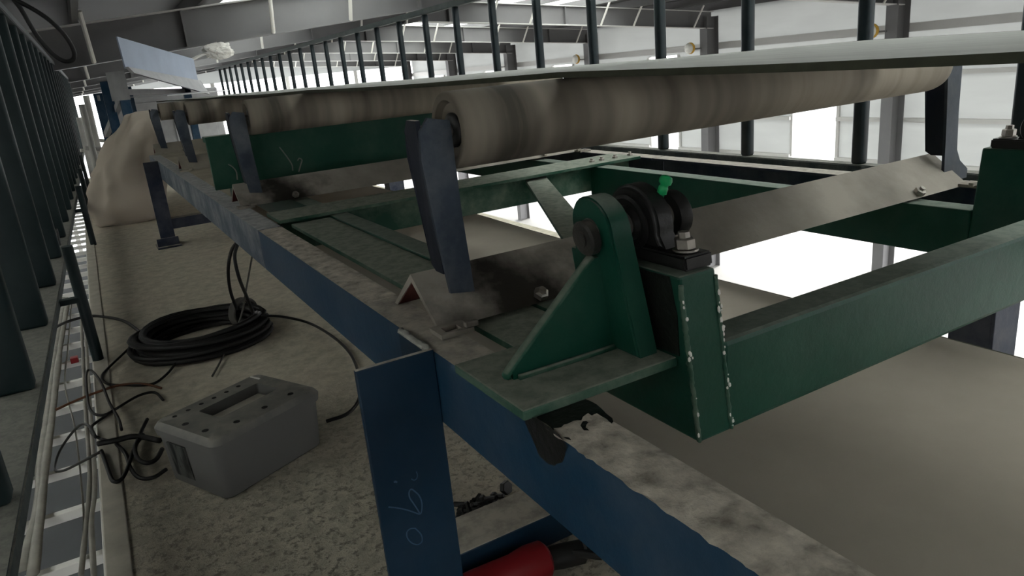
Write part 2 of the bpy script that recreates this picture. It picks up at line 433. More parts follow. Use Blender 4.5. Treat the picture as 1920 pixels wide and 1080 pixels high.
M['dim_backing'] = plain('dim_backing_sheet', (.055, .060, .068), .6, nscale=2, var=.3)
struct(obj('floor', bm, 'dim_backing'), 'added dark sheet dimming the gaps below the cable ladder')  # not a real floor: added sheet that dims the ladder gaps
# small lamps on the far columns
for k, y in enumerate(FR[2:6]):
    ly = ['nearest wide-set grey column at the right', 'column right of the belt edge middle', 'third column from the right', 'fourth column from the right'][k]
    t = thing('wall_lamp', (WX-.72, y+.35, .95), 'small white lamp with amber rim on the '+ly, 'lamp', 'lamps on the far columns')
    bm = BM(); lathe(bm, [(.06, 0), (.14, .05), (.16, .14), (.10, .2)], (WX-.72, y+.42, 1.03), (-1, -.2, 0), 14); obj('housing', bm, 'lampw', t, True)
    bm = BM(); lathe(bm, [(.165, 0), (.175, .02), (.165, .05)], (WX-.80, y+.36, 1.03), (-1, -.2, 0), 14); obj('rim', bm, 'amber', t, True)
    bm = BM(); tube(bm, [(WX-.62, y+.10, 1.0), (WX-.66, y+.3, 1.0), (WX-.70, y+.42, 1.02)], .025, 6, 3); obj('arm', bm, 'steel', t)

# ================================================================== CONVEYOR
ZS = .61; CX = 1.235
def mir(x): return 2*CX-x
def flip(bm, on):
    if on:
        for v in bm.verts: v.co.x = mir(v.co.x)
        bmesh.ops.reverse_faces(bm, faces=bm.faces)
    return bm
# side stringers: steel channels, two lengths per side
def stringer(y0, y1, mirror, mat, label):
    bm = BM(); t = .009
    prism(bm, [(.398, ZS-.125), (.469, ZS-.125), (.469, ZS-.125+t), (.398+t, ZS-.125+t), (.398+t, ZS-t), (.469, ZS-t), (.469, ZS), (.398, ZS)], 'y', y0, y1)
    # subdivide along the length so that the top edge can be ragged with caked dust
    return tag(obj('stringer_channel', flip(bm, mirror), mat), label, 'steel beam', 'conveyor side channels')
s1 = stringer(.12, 2.335, False, 'blue', 'blue painted conveyor side channel running from the bottom edge, crusted with dust')
stringer(2.345, 6.5, False, 'blue_dusty', 'far dust-whitened length of the near side channel beside the dark far leg')
stringer(-.3, 2.34, True, 'navy', 'navy side channel on the far side of the conveyor beneath the far bracket')
stringer(2.345, 8.5, True, 'navy', 'far length of the navy side channel by the far railing')
# caked dust crust on the near channel: a thing on its own lying on the flange
def crust(x0, x1, y0, y1, zt, amp, name, label, mat='curb', seed=0, nx=8, parent=None):
    bm = BM(); ny = max(8, int((y1-y0)/.008)); vs = []
    for j in range(ny+1):
        y = y0+(y1-y0)*j/ny; row = []
        e0 = .005*mnoise.noise(Vector((y*38, seed, 0)))+.003*mnoise.noise(Vector((y*120, seed, 4)))
        for i in range(nx+1):
            u = i/nx; x = x0+(x1-x0)*u + (e0*(1-u))
            edge = min(1, 6*u, 6*(1-u), 4*j/ny*3, 12*(1-j/ny))
            h = amp*(.45+.55*mnoise.noise(Vector((x*45, y*45, seed)))+.45*mnoise.noise(Vector((x*110, y*110, seed))))
            row.append(bm.verts.new((x, y, zt+max(.0005, h*edge))))
        vs.append(row)
    for j in range(ny):
        for i in range(nx): bm.faces.new((vs[j][i], vs[j][i+1], vs[j+1][i+1], vs[j+1][i]))
    bmesh.ops.recalc_face_normals(bm, faces=bm.faces)
    o = obj(name, bm, mat, parent, True); o['kind'] = 'stuff'
    return tag(o, label, 'dust') if parent is None else o
M['crust'] = plain('caked_plaster_dust', (.72, .65, .56), .95, 0, .1, 34, .62, .5)
crust(.397, .470, .12, .685, ZS, .006, 'dust_crust', '', 'crust', 1, 10, s1)
crust(.400, .468, 1.33, 2.33, ZS, .004, 'dust_crust', '', 'crust', 2, 8, s1)
bm = BM(); crustpts = [(.392, 1.128-.031*i, .612) for i in range(5)]
tube(bm, crustpts, .0065, 8, 5, .8)
for v in bm.verts: v.co += Vector((0, 0, .004*mnoise.noise(v.co*150)))
obj('sealant_smear', bm, 'putty', s1, True)['label'] = 'white smear of sealant on the blue channel'

def stain(pts, off):
    bm = BM(); P = smooth_path(pts+[pts[0]], 6)[:-1]; c = sum(P, Vector((0, 0, 0)))/len(P); cv = bm.verts.new(c+off)
    vs = [bm.verts.new(p+off+(p-c)*.12*mnoise.noise(p*90)) for p in P]
    for i in range(len(vs)): bm.faces.new((cv, vs[i], vs[(i+1) % len(vs)]))
    bmesh.ops.recalc_face_normals(bm, faces=bm.faces); return bm
obj('grease_stain', stain([at_x(x, y, .398) for x, y in ((980, 772), (1030, 800), (1062, 832), (1050, 870), (1018, 862), (995, 815))], Vector((-.0006, 0, 0))), 'grease', s1)['label'] = 'black grease run below the green base plate'
obj('grease_stain', stain([at_z(x, y, ZS) for x, y in ((990, 770), (1050, 742), (1100, 748), (1150, 792), (1120, 812), (1070, 826), (1030, 802))], Vector((0, 0, .0012))), 'grease', s1)['label'] = 'black grease on the channel top'
# support legs: angle irons with chalk number on the nearest one
def leg(y, mirror, mat, label, base=True, ztop=.615, x0=.268):
    t = thing('conveyor_stand', (mir(.35) if mirror else .35, y, 0), label, 'stand', 'conveyor support stands')
    bm = BM(); box(bm, (x0, y, .0), (.397, y+.010, ztop), .002); obj('front_flange', flip(bm, mirror), mat, t)
    bm = BM(); box(bm, (.386, y+.010, .0), (.397, y+.125, ztop-.005), .002); obj('side_flange', flip(bm, mirror), mat, t)
    if base:
        bm = BM(); box(bm, (x0-.035, y-.05, 0), (.425, y+.15, .014), .002); box(bm, (x0-.03, y-.012, .014), (.415, y, .07)); obj('foot_plate', flip(bm, mirror), mat, t)
    return t
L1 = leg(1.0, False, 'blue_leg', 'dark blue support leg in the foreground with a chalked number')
L2 = leg(5.72, False, 'navy', 'far navy support leg with foot plate on the dusty walkway', x0=.30)
leg(1.0, True, 'navy', 'navy support leg below the far side channel'); leg(5.72, True, 'navy', 'navy leg at the far side further along')
def chalk(pts, r):
    bm = BM(); tube(bm, [at_y(660+x/5.4, 860+y/5.4, .9993) for x, y in pts], r, 6, 5, 1.0)
    for v in bm.verts: v.co.y = .9993+(v.co.y-.9993)*.25
    obj('chalk_stroke', bm, 'chalk', L1)
chalk([(370, 490), (440, 496), (540, 515), (620, 540), (690, 560), (708, 500), (703, 430), (680, 375), (640, 335), (600, 310), (578, 340), (585, 395), (620, 450), (660, 510), (690, 560)], .0013)
chalk([(640, 705), (590, 710), (555, 745), (560, 800), (600, 850), (660, 870), (705, 845), (710, 800), (690, 755), (640, 705)], .0012)
chalk([(650, 130), (662, 165), (655, 200), (630, 218), (600, 205)], .0010)
chalk([(425, 240), (440, 232), (455, 242)], .0018)
# low cross braces
bm = BM(); box(bm, (.399, 1.165, .025), (.84, 1.285, .10), .003)
tag(obj('leg_brace', bm, 'blue_leg'), 'low blue cross brace behind the foreground leg, dusty on top', 'brace', 'low cross braces')
bm = BM(); box(bm, (.399, 5.75, .12), (.84, 5.84, .195), .003)
tag(obj('leg_brace', bm, 'navy'), 'short dark cross brace joined to the far leg', 'brace', 'low cross braces')

# ---------------------------------------------------------------- green sub-frame
G = thing('green_steel_frame', (CX, 1.6, .48), 'green welded steel frame between the blue side channels', 'steel frame')
SH = .12
def shear(bm, z0=.61, k=SH):
    for v in bm.verts: v.co.x -= k*(v.co.z-z0)
    return bm
for mfl in (False, True):
    bm = BM(); box(bm, (.648, .93, .485), (.71, 2.45, .605), .003)
    obj('side_beam', flip(bm, mfl), 'green', G)
    bm = BM(); box(bm, (.648, 2.55, .485), (.71, 8.0, .602), .003)
    obj('side_beam', flip(bm, mfl), 'green', G)
    bm = BM(); box(bm, (.638, .682, .495), (.702, .93, .748), .004); shear(bm)
    o = obj('bearing_post', flip(bm, mfl), 'green', G)
    # weld beads down the front corners of the post
    for xx in (.639, .701):
        bm = BM(); pts = [(xx, .683, .497+.02*i) for i in range(13)]
        tube(bm, pts, .0035, 6, 4)
        for v in bm.verts: v.co += Vector((.002*mnoise.noise(v.co*260), .0025*mnoise.noise(v.co*260+Vector((5, 5, 5))), 0))
        shear(bm); obj('weld_bead', flip(bm, mfl), 'green_dusty', o, True)
    if not mfl:
        bm = BM(); prism(bm, [(.700, .628), (.905, .628), (.915, .742), (.700, .746), (.694, .69)], 'x', .6365, .6378); shear(bm); obj('grease_shade_film', bm, 'grease', o)  # dark film: shade between lug and post painted in with the grease
        random.seed(3); bm = BM()
        for i in range(30):
            xx = random.choice((.639, .639, .701, .701, .701)); z = random.uniform(.50, .72)
            r = bmesh.ops.create_icosphere(bm, subdivisions=1, radius=random.uniform(.0012, .0028))
            bmesh.ops.transform(bm, matrix=Matrix.Translation((xx+random.uniform(-.003, .004), .6795, z)) @ Matrix.Diagonal((1, .5, random.uniform(1, 2.4), 1)), verts=r['verts'])
        shear(bm); q = obj('plaster_spatter', bm, 'white', o); q['kind'] = 'stuff'
bm = BM(); box(bm, (.700, .682, .495), (mir(.700), .748, .636), .008); obj('cross_beam', bm, 'green', G)['label'] = 'deep green front cross beam'
bm = BM(); box(bm, (.515, .935, .588), (.646, 2.40, .600), .002); obj('cover_plate', bm, 'green_dusty', G)
bm = BM(); box(bm, (.500, 2.455, .50), (mir(.500), 2.545, .612), .003); box(bm, (.48, 2.40, .606), (mir(.48), 2.60, .618), .002); obj('cross_beam', bm, 'green_dusty', G)
# diagonal brace in the plane of the frame
def bar(bm, p, q, wid, h):
    p = Vector(p); q = Vector(q); d = (q-p).normalized(); s = Vector((-d.y, d.x, 0))*wid/2; u = Vector((0, 0, h/2))
    vs = [bm.verts.new(c+a*s+b*u) for c in (p, q) for a, b in ((-1, -1), (1, -1), (1, 1), (-1, 1))]
    for f in ((0, 1, 2, 3), (7, 6, 5, 4), (0, 4, 5, 1), (1, 5, 6, 2), (2, 6, 7, 3), (3, 7, 4, 0)): bm.faces.new([vs[i] for i in f])
    bmesh.ops.recalc_face_normals(bm, faces=bm.faces)
bm = BM(); bar(bm, (1.52, 2.50, .590), (.74, .90, .590), .085, .012); bar(bm, (1.558, 2.49, .560), (.778, .89, .560), .008, .06)
obj('diagonal_brace', bm, 'green_dusty', G)
# bolts and weld lumps on the second cross beam
for x in (1.78, 1.83, 1.90, 1.98):
    bm = BM(); lathe(bm, [(.012, 0), (.012, .008), (.007, .009), (.007, .016)], (x, 2.46, .618), (0, 0, 1), 6); obj('bolt', bm, 'bolt', G)
# deep green board under the second roller
t = thing('green_board', (CX, 3.16, .61), 'dark green flat board standing across the frame below the second roller', 'board')
bm = BM(); box(bm, (.405, 3.15, .655), (2.05, 3.17, .868), .002); obj('plate', bm, 'green_board', t)
bm = BM(); box(bm, (.405, 3.17, .845), (2.05, 3.23, .868), .002); obj('top_lip', bm, 'green_dusty', t)
for x in (.47, 1.95):
    bm = BM(); box(bm, (x, 3.17, .612), (x+.05, 3.23, .845), .002); obj('stay', bm, 'green_board', t)

# ---------------------------------------------------------------- bearing support bracket + pillow block (near and far side)
def support(mfl, label):
    t = thing('support_bracket', ((mir(.53) if mfl else .53), .80, ZS), label, 'bracket', 'shaft support brackets')
    bm = BM(); box(bm, (.385, .705, .6105), (.636, .900, .625), .003); obj('base_plate', flip(bm, mfl), 'green_dusty', t)
    # upright lug with rounded head
    prof = [(.735, .625)] + [(.80+.045*math.cos(a), .806+.045*math.sin(a)) for a in [math.pi*(1.03-i*1.06/14) for i in range(15)]] + [(.868, .625)]
    bm = BM(); prism(bm, prof, 'x', .594, .630)
    bmesh.ops.bevel(bm, geom=[e for e in bm.edges if abs((e.verts[0].co-e.verts[1].co).x) < 1e-4], offset=.003, segments=2, affect='EDGES')
    shear(bm); autosmooth(obj('lug', flip(bm, mfl), 'green', t))
    # triangular rib
    bm = BM(); prism(bm, [(.425, .6255), (.594, .6255), (.594, .765), (.583, .765), (.425, .638)], 'y', .792, .808); shear(bm, .61, .10); obj('rib', flip(bm, mfl), 'green', t)
    bm = BM(); tube(bm, [(.420, .80, .628), (.425, .80, .638), (.50, .80, .699), (.583, .80, .766)], .009, 8, 6, .5); shear(bm, .61, .10)
    obj('rib_weld', flip(bm, mfl), 'green_dusty', t, True)
    bm = BM(); tube(bm, [(.43, .79, .627), (.50, .789, .627), (.592, .789, .627)], .005, 6, 4); obj('weld_bead', flip(bm, mfl), 'green_dusty', t, True)
    return t
support(False, 'green gusseted shaft bracket welded onto the near blue channel')
AX = .80; AZ = .802; BX = .012; DZ = -.016
def pillow(mfl, label):
    t = thing('pillow_block', ((mir(.665) if mfl else .665), AX, .749), label, 'bearing', 'pillow block bearings')
    k = -SH*(AZ-.61)
    def S(bm):
        bmesh.ops.translate(bm, verts=bm.verts, vec=(BX, 0, 0)); return flip(shear(bm), mfl)
    # shoe base
    bm = BM(); prism(bm, [(AX-.112, .7495), (AX+.112, .7495), (AX+.112, .770), (AX+.062, .770), (AX-.062, .770), (AX-.112, .770)], 'x', .644, .694)
    bmesh.ops.bevel(bm, geom=list(bm.edges), offset=.003, segments=2, affect='EDGES'); autosmooth(obj('base', S(bm), 'cast', t))
    # housing arch
    n = 28; r1, r2 = .054, .033
    bm = BM(); outer = [(AX-.062, .768)] + [(AX+r1*math.cos(a), AZ+r1*math.sin(a)) for a in [math.pi*(1.08-i*1.16/n) for i in range(n+1)]] + [(AX+.062, .768)]
    prism(bm, outer, 'x', .652, .688); bmesh.ops.bevel(bm, geom=[e for e in bm.edges if abs((e.verts[0].co-e.verts[1].co).x) < 1e-4], offset=.006, segments=3, affect='EDGES')
    autosmooth(obj('housing', S(bm), 'cast', t), 50)
    bm = BM(); lathe(bm, [(.040, 0), (.041, .004), (.036, .006), (.034, .003), (.026, .002), (.024, .010), (.019, .010)], (.650, AX, AZ), (-1, 0, 0), 32); autosmooth(obj('seal_ring', S(bm), 'cast', t))
    for sy in (-1, 1):
        y = AX+sy*.088
        bm = BM(); lathe(bm, [(.0175, 0), (.0175, .0025)], (.669, y, .7715), (0, 0, 1), 20); q = obj('washer', S(bm), 'bolt', t)
        bm = BM(); lathe(bm, [(.0125, 0), (.0142, .0015), (.0142, .014), (.0125, .0155), (.0085, .016), (.008, .024)], (.669, y, .774), (0, 0, 1), 6); obj('bolt', S(bm), 'bolt', t)
    # grease nipple with green cap
    d = Vector((.25, -.30, .9)).normalized(); p0 = Vector((.683, AX-.034, AZ+.036))
    bm = BM(); lathe(bm, [(.0045, 0), (.0045, .004), (.0068, .005), (.0068, .014), (.0058, .015), (.0058, .018), (.0085, .020), (.0092, .025), (.0075, .030), (.003, .032)], p0, d, 14)
    o = obj('grease_nipple_cap', S(bm), 'nipple', t, True); o['label'] = 'bright green plastic cap'
    return t
pillow(False, 'black pillow block bearing with a green-capped nipple beside the green bracket')
pillow(True, 'black pillow block bearing cut off by the right edge of the picture')
def pivot(mfl, label):
    t = thing('pivot_shaft', ((mir(.64) if mfl else .64), AX, AZ), label, 'shaft', 'stub shafts')
    def S(bm): return flip(shear(bm), mfl)
    bm = BM(); cyl(bm, (.592, AX, AZ), (.752, AX, AZ), .019, 24); autosmooth(obj('shaft', S(bm), 'shaft', t))
    bm = BM(); lathe(bm, [(.022, 0), (.025, .002), (.025, .014), (.021, .017), (.012, .017), (.012, .020)], (.593, AX, AZ-.008), (-1, 0, 0), 22); autosmooth(obj('end_nut', S(bm), 'oily', t))
    bm = BM(); lathe(bm, [(.019, 0), (.033, .001), (.034, .003), (.034, .022), (.032, .024), (.015, .024)], (.728, AX, AZ), (1, 0, 0), 28); autosmooth(obj('collar', S(bm), 'cast', t))
    return t
pivot(False, 'dark stub shaft with nut and collar through the green bracket')
pivot(True, 'stub shaft in the bearing at the right edge')

# ---------------------------------------------------------------- idlers
IY = 1.165
R0 = .0665; RZC = .932
def place(bm, far):
    if far: bmesh.ops.translate(bm, verts=bm.verts, vec=(1.500, 0, 0))
    return bm
def idler_master():
    t = thing('belt_idler', (CX, IY, ZS), '', 'idler', 'idler rollers under the belt')
    # roller drum: rounded shoulder and recessed cap
    bm = BM(); prof = [(.040, .012), (.050, .010), (.058, .000), (.0635, .001), (R0, .006)]
    L = 1.425
    body = [(R0, .006+(L-.012)*i/24) for i in range(1, 24)]
    prof = [(.030, .014), (.046, .012), (.052, .001), (.0625, 0), (.0655, .002), (R0, .007)] + body + [(R0, L-.05), (.0655, L-.036), (.062, L-.020), (.055, L-.008), (.045, L-.001), (.03, L)]
    lathe(bm, prof, (.540, IY, RZC), (1, 0, 0), 48)
    r = autosmooth(obj('roller', bm, 'roller', t), 45)
    bm = BM(); lathe(bm, [(.030, 0), (.030, .005), (.020, .007), (.014, .007)], (.554, IY, RZC), (-1, 0, 0), 24); obj('bearing_seal', bm, 'cast', r, True)
    bm = BM(); cyl(bm, (.495, IY, RZC), (.56, IY, RZC), .010, 14); autosmooth(obj('axle', bm, 'shaft', r))
    bm = BM(); cyl(bm, (1.93, IY, RZC), (1.996, IY, RZC), .010, 14); autosmooth(obj('axle', bm, 'shaft', r))
    # inverted angle across the frame
    bm = BM(); y0, y1, yc, za, th = 1.082, 1.290, 1.186, .690, .011
    prism(bm, [(y0, ZS+.001), (yc, za), (y1, ZS+.001), (y1-.014, ZS+.001), (yc, za-th*1.35), (y0+.014, ZS+.001)], 'x', .445, mir(.445)); obj('cross_angle', bm, 'angle', t)
    bm = BM(); prism(bm, [(y0+.018, ZS+.003), (yc, za-th*1.45), (y1-.018, ZS+.003), (y1-.020, ZS+.003), (yc, za-th*1.6), (y0+.020, ZS+.003)], 'x', .446, .60); obj('primer_lining', bm, 'red_oxide', t)
    for mfl in (False, True):
        # brackets: folded channel, chamfered head, notch for the axle
        front = [(.494, .655), (.541, .648), (.533, .80), (.531, .93), (.530, .952), (.490, .960), (.474, .940), (.470, .893), (.480, .78)]
        bm = BM(); prism(bm, front, 'y', 1.128, 1.136)
        if mfl: bm.free(); bm = BM(); prism(bm, [(.490, .615), (.600, .615), (.600, .640), (.560, .668), (.541, .700), (.533, .80), (.531, .93), (.530, .952), (.490, .960), (.474, .940), (.470, .893), (.480, .78)], 'y', 1.128, 1.136)
        q = obj('bracket', place(bm, mfl), 'bracket', t)
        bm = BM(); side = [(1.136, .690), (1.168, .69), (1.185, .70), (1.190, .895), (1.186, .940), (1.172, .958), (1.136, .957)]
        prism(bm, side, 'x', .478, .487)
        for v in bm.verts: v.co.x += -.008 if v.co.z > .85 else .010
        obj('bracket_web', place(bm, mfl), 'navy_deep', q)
        bm = BM(); box(bm, (.4875, IY-.014, RZC-.014), (.496, IY+.014, RZC+.014), .001); obj('axle_flat', place(bm, mfl), 'shaft', q)
        # slotted foot tab on the side channel
        bm = BM(); z0, z1 = ZS+.001, ZS+.009
        box(bm, (.428, 1.035, z0), (.442, 1.085, z1)); box(bm, (.470, 1.035, z0), (.488, 1.085, z1))
        box(bm, (.442, 1.035, z0), (.470, 1.044, z1)); box(bm, (.442, 1.070, z0), (.470, 1.085, z1)); box(bm, (.476, 1.040, z1-.002), (.500, 1.052, z1+.008), .002)
        obj('slotted_tab', flip(bm, mfl), 'angle', t)
        bm = BM(); lathe(bm, [(.014, 0), (.014, .010), (.010, .012), (.007, .012), (.007, .018)], (.655, 1.090, ZS+.012), (0, -.6, .8), 6)
        obj('bolt', flip(bm, mfl), 'bolt', t)
    return t
I1 = idler_master()
labs = ['large dusty idler roller nearest the camera on blue-grey brackets', 'second idler roller above the dark green board', 'third idler roller, further along behind the green board', 'farthest idler roller beside the cloth sack']
I1['label'] = labs[0]
for k, y in enumerate((2.955, 4.78, 6.50)):
    t = I1.copy(); COL.objects.link(t); t.location = (CX, y, ZS); t['label'] = labs[k+1]
    for ch in list(I1.children):
        c = child_copy(ch, t)
        if k > 0 and ch.data.materials[0] == M['angle']:
            c.data = ch.data.copy(); c.data.materials[0] = M['angle_clean']
        for g in list(ch.children): child_copy(g, c)
# ---------------------------------------------------------------- belt
t = thing('conveyor_belt', (CX, 4.6, .99), 'pale grey conveyor belt lying on the rollers just below eye level', 'belt')
ys = [.05+.08*i for i in range(0, 118)]
def bz(y):
    rr = [-.6, IY, 2.955, 4.78, 6.5, 8.3, 10.1]
    for a, b in zip(rr, rr[1:]):
        if a <= y <= b:
            u = (y-a)/(b-a); z = RZC+R0+.0016-(.004 if a > 0 else .012)*math.sin(math.pi*u)
            return z
    return RZC+R0
def belt_mesh(bm, x0, x1, zo, h, flare=0):
    prev = None
    for y in ys:
        z = bz(y)+zo
        ring = [bm.verts.new(p) for p in ((x0, y, z), (x1, y, z), (x1, y, z+h), (x0, y, z+h))]
        if prev:
            for i in range(4): bm.faces.new((prev[i], ring[i], ring[(i+1) % 4], prev[(i+1) % 4]))
        else: bm.faces.new(ring)
        prev = ring
    bm.faces.new(prev[::-1]); bmesh.ops.recalc_face_normals(bm, faces=bm.faces)
obj('belt_strip', mk(belt_mesh, .786, 1.684, 0, .010), 'belt', t, False)
for xa, xb in ((.780, .786), (1.684, 1.690)): obj('belt_edge', mk(belt_mesh, xa, xb, -.0004, .0106), 'belt_edge', t)
t = thing('return_belt', (CX, 4.6, .29), 'beige dusty underside run of the belt hanging below the green frame', 'belt')
def ret_mesh(bm, x0, x1, z0, h):
    prev = None
    for y in [-.6+.1*i for i in range(0, 101)]:
        z = z0+.008*math.sin(y*1.9); ring = [bm.verts.new(p) for p in ((x0, y, z), (x1, y, z), (x1, y, z+h), (x0, y, z+h))]
        if prev:
            for i in range(4): bm.faces.new((prev[i], ring[i], ring[(i+1) % 4], prev[(i+1) % 4]))
        else: bm.faces.new(ring)
        prev = ring
    bm.faces.new(prev[::-1]); bmesh.ops.recalc_face_normals(bm, faces=bm.faces)
M['return'] = plain('plaster_coated_belt', (.40, .355, .30), .9, 0, .15, 2.0, .22)
obj('belt_strip', mk(ret_mesh, .78, 1.676, .29, .010), 'return', t, False)
for xa, xb in ((.775, .78), (1.676, 1.681)): obj('belt_edge', mk(ret_mesh, xa, xb, .2895, .0108), 'belt_edge', t)
# wires sticking up by the green board
for px, lab in (([(445, 337), (443, 322), (436, 313), (428, 308)], 'thin pale wire at the left end of the green board'), ([(549, 320), (547, 308), (535, 290), (524, 276)], 'thin pale wire leaning in the middle of the green board'), ([(560, 322), (564, 308), (566, 300), (561, 297), (558, 301)], 'hooked pale wire beside the leaning one')):
    pts = [at_y(x, y, 3.06) for x, y in px]
    bm = BM(); tube(bm, pts, .0026, 6, 6); tag(obj('wire', bm, 'cable_pale'), lab, 'wire', 'wires by the green board')

# ================================================================== RAILINGS
def railing(name, p, q, z0, z1, ys_, sx_, sy_, mat, label, stan=(), flat=.09, topw=.05, r=.03):
    """p, q: plan positions of the railing ends"""
    p = Vector(p); q = Vector(q); d = (q-p).normalized(); s = Vector((d.y, -d.x))
    def at(y): u = (y-p.y)/(q.y-p.y); return p+(q-p)*u
    t = thing(name, (p.x, p.y, z0), label, 'railing')
    def rail(w_, a, b):
        bm = BM(); vs = []
        for c in (p, q):
            for sx, z in ((-1, a), (1, a), (1, b), (-1, b)): vs.append(bm.verts.new((c.x+s.x*sx*w_/2, c.y+s.y*sx*w_/2, z)))
        for f in ((0, 1, 2, 3), (7, 6, 5, 4), (0, 4, 5, 1), (1, 5, 6, 2), (2, 6, 7, 3), (3, 7, 4, 0)): bm.faces.new([vs[i] for i in f])
        bmesh.ops.recalc_face_normals(bm, faces=bm.faces); bmesh.ops.bevel(bm, geom=list(bm.edges), offset=.004, segments=2, affect='EDGES'); return bm
    obj('top_rail', rail(topw, z1-.05, z1), 'rail_top', t); obj('bottom_rail', rail(flat, z0-.04, z0), 'ledge', t)
    first = None
    for y in ys_:
        c = at(y)
        if first is None:
            bm = BM(); box(bm, (c.x-sx_/2, c.y-sy_/2, z0-.001), (c.x+sx_/2, c.y+sy_/2, z1-.049), .012); first = autosmooth(obj('baluster', bm, mat, t), 50); c0 = c
        else:
            o = child_copy(first, t); o.location = (c.x-c0.x, c.y-c0.y, 0)
    for (x, y, zt) in stan:
        c = at(y); bm = BM(); cyl(bm, (x, y, 0), (x, y, zt), r*.72, 16); box(bm, (c.x, y-.02, z0-.035), (x, y+.02, z0-.012), .003); autosmooth(obj('stanchion', bm, mat, t))
    return t
def lx(y): return -.32+.0150*(y-2.34)
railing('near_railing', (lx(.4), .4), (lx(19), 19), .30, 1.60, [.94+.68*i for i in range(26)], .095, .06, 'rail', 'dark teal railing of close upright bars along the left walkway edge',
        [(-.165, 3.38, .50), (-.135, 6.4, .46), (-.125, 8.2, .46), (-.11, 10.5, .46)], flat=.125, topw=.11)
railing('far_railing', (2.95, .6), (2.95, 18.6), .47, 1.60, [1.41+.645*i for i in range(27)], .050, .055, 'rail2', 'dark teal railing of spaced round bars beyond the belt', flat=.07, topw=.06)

# ================================================================== CABLE LADDER BELOW THE LEFT EDGE
TZ = -.35
t = thing('cable_ladder', (-.43, 5, TZ), 'pale ladder-type cable tray below the gap at the left walkway edge', 'cable tray')
for x in (-.66, -.245):
    bm = BM(); box(bm, (x, .4, TZ-.05), (x+.022, 14, TZ+.05), .003); obj('side_rail', bm, 'tray', t)
y = .62; r1 = None
while y < 13.8:
    if r1 is None:
        bm = BM(); box(bm, (-.638, y, TZ-.045), (-.245, y+.032, TZ-.010), .002); r1 = obj('rung', bm, 'rung', t); y1_ = y
    else:
        o = child_copy(r1, t); o.location.y = y-y1_
    y += .368
def strip(pts, wpx, z, label, mat='strip'):
    P = smooth_path([at_z(x, y, z) for x, y in pts], 8); bm = BM(); prev = None
    for i, p in enumerate(P):
        wd = wpx*(1+.25*mnoise.noise(p*3)); zz = z+.006*mnoise.noise(p*5)
        ring = [bm.verts.new(q) for q in ((p.x-wd/2, p.y, zz), (p.x-wd/6, p.y, zz+.012), (p.x+wd/6, p.y, zz+.006), (p.x+wd/2, p.y, zz+.002), (p.x+wd/4, p.y, zz-.006), (p.x-wd/4, p.y, zz-.006))]
        if prev:
            for j in range(6): bm.faces.new((prev[j], ring[j], ring[(j+1) % 6], prev[(j+1) % 6]))
        else: bm.faces.new(ring)
        prev = ring
    bm.faces.new(prev[::-1]); bmesh.ops.recalc_face_normals(bm, faces=bm.faces)
    return tag(obj('sheathed_cable', bm, mat, smooth=True), label, 'cable', 'white cables on the cable ladder')
strip([(118, 560), (100, 640), (78, 730), (55, 800), (55, 880), (40, 960), (10, 1075)], .030, TZ+.004, 'outermost white cable on the ladder tray, bowed to the left')
strip([(122, 560), (106, 650), (92, 760), (78, 860), (72, 950), (40, 1070)], .040, TZ+.012, 'broad white cable second from the left on the ladder tray')
strip([(128, 560), (112, 660), (100, 760), (86, 870), (76, 960), (62, 1080)], .034, TZ+.02, 'white cable third from the left on the ladder tray')
strip([(135, 560), (128, 650), (122, 720), (140, 800), (152, 900), (158, 1000), (150, 1080)], .008, TZ+.004, 'thin white cable wandering across the tray rungs')
strip([(150, 560), (155, 650), (160, 760), (168, 880), (164, 960), (152, 1080)], .018, TZ+.006, 'white cable against the right rail of the tray')
strip([(158, 560), (163, 660), (170, 780), (178, 900), (172, 980), (176, 1080)], .018, TZ+.016, 'white cable nearest the mortar border')
bm = BM(); c = at_z(140, 676, TZ); box(bm, (c.x-.02, c.y-.02, TZ-.011), (c.x+.02, c.y+.03, TZ+.02), .004)
tag(obj('red_clip', bm, 'red'), 'small red plastic clip on the cable ladder', 'clip')

# ================================================================== THINGS ON THE WALKWAY
# ---- coil of black cable
t = thing('cable_coil', (.245, 3.28, 0), 'coil of black cable lying on the walkway behind the plastic box', 'cable coil')
random.seed(5); pts = []
N = 19*26
for i in range(N):
    a = 2*math.pi*i/26; k = i//26
    rr = .195+.085*((k*7) % 10)/10+.006*math.sin(3*a+k); z = .014+.085*((k*3) % 7)/7+.006*math.sin(2*a+k*1.7)
    pts.append((.245+rr*1.05*math.cos(a), 3.28+rr*.98*math.sin(a), z))
bm = BM(); tube(bm, pts, .0105, 7, 1, smooth=False); obj('windings', bm, 'black', t, True)
bm = BM()
for k in range(5):
    a0 = .55+.035*k; c = (.245+.245*math.cos(a0), 3.28+.235*math.sin(a0)); d = Vector((math.cos(a0), math.sin(a0), 0))
    loop = [Vector((c[0], c[1], .055))+d*(.066*math.cos(b))+Vector((0, 0, .060*math.sin(b))) for b in [2*math.pi*j/14 for j in range(15)]]
    tube(bm, [p+Vector((0, 0, max(0, .008-p.z))) for p in loop], .008, 6, 2)
obj('binding_wraps', bm, 'cable_grey', t, True)
def floor_cable(pts, r, label, mat='black', z=.012, name='loose_cable', grp='loose cables on the walkway', dz=None):
    P = [at_z(x, y, z if dz is None else dz[i]) for i, (x, y) in enumerate(pts)]
    bm = BM(); tube(bm, P, r, 7, 6); return tag(obj(name, bm, mat, smooth=True), label, 'cable', grp)
floor_cable([(490, 592), (530, 594), (580, 606), (625, 632), (656, 662), (672, 700), (674, 745), (652, 775), (612, 790)], .006, 'black cable curving from the coil to behind the foreground leg', dz=[.09, .06, .012, .012, .012, .012, .012, .012, .012])
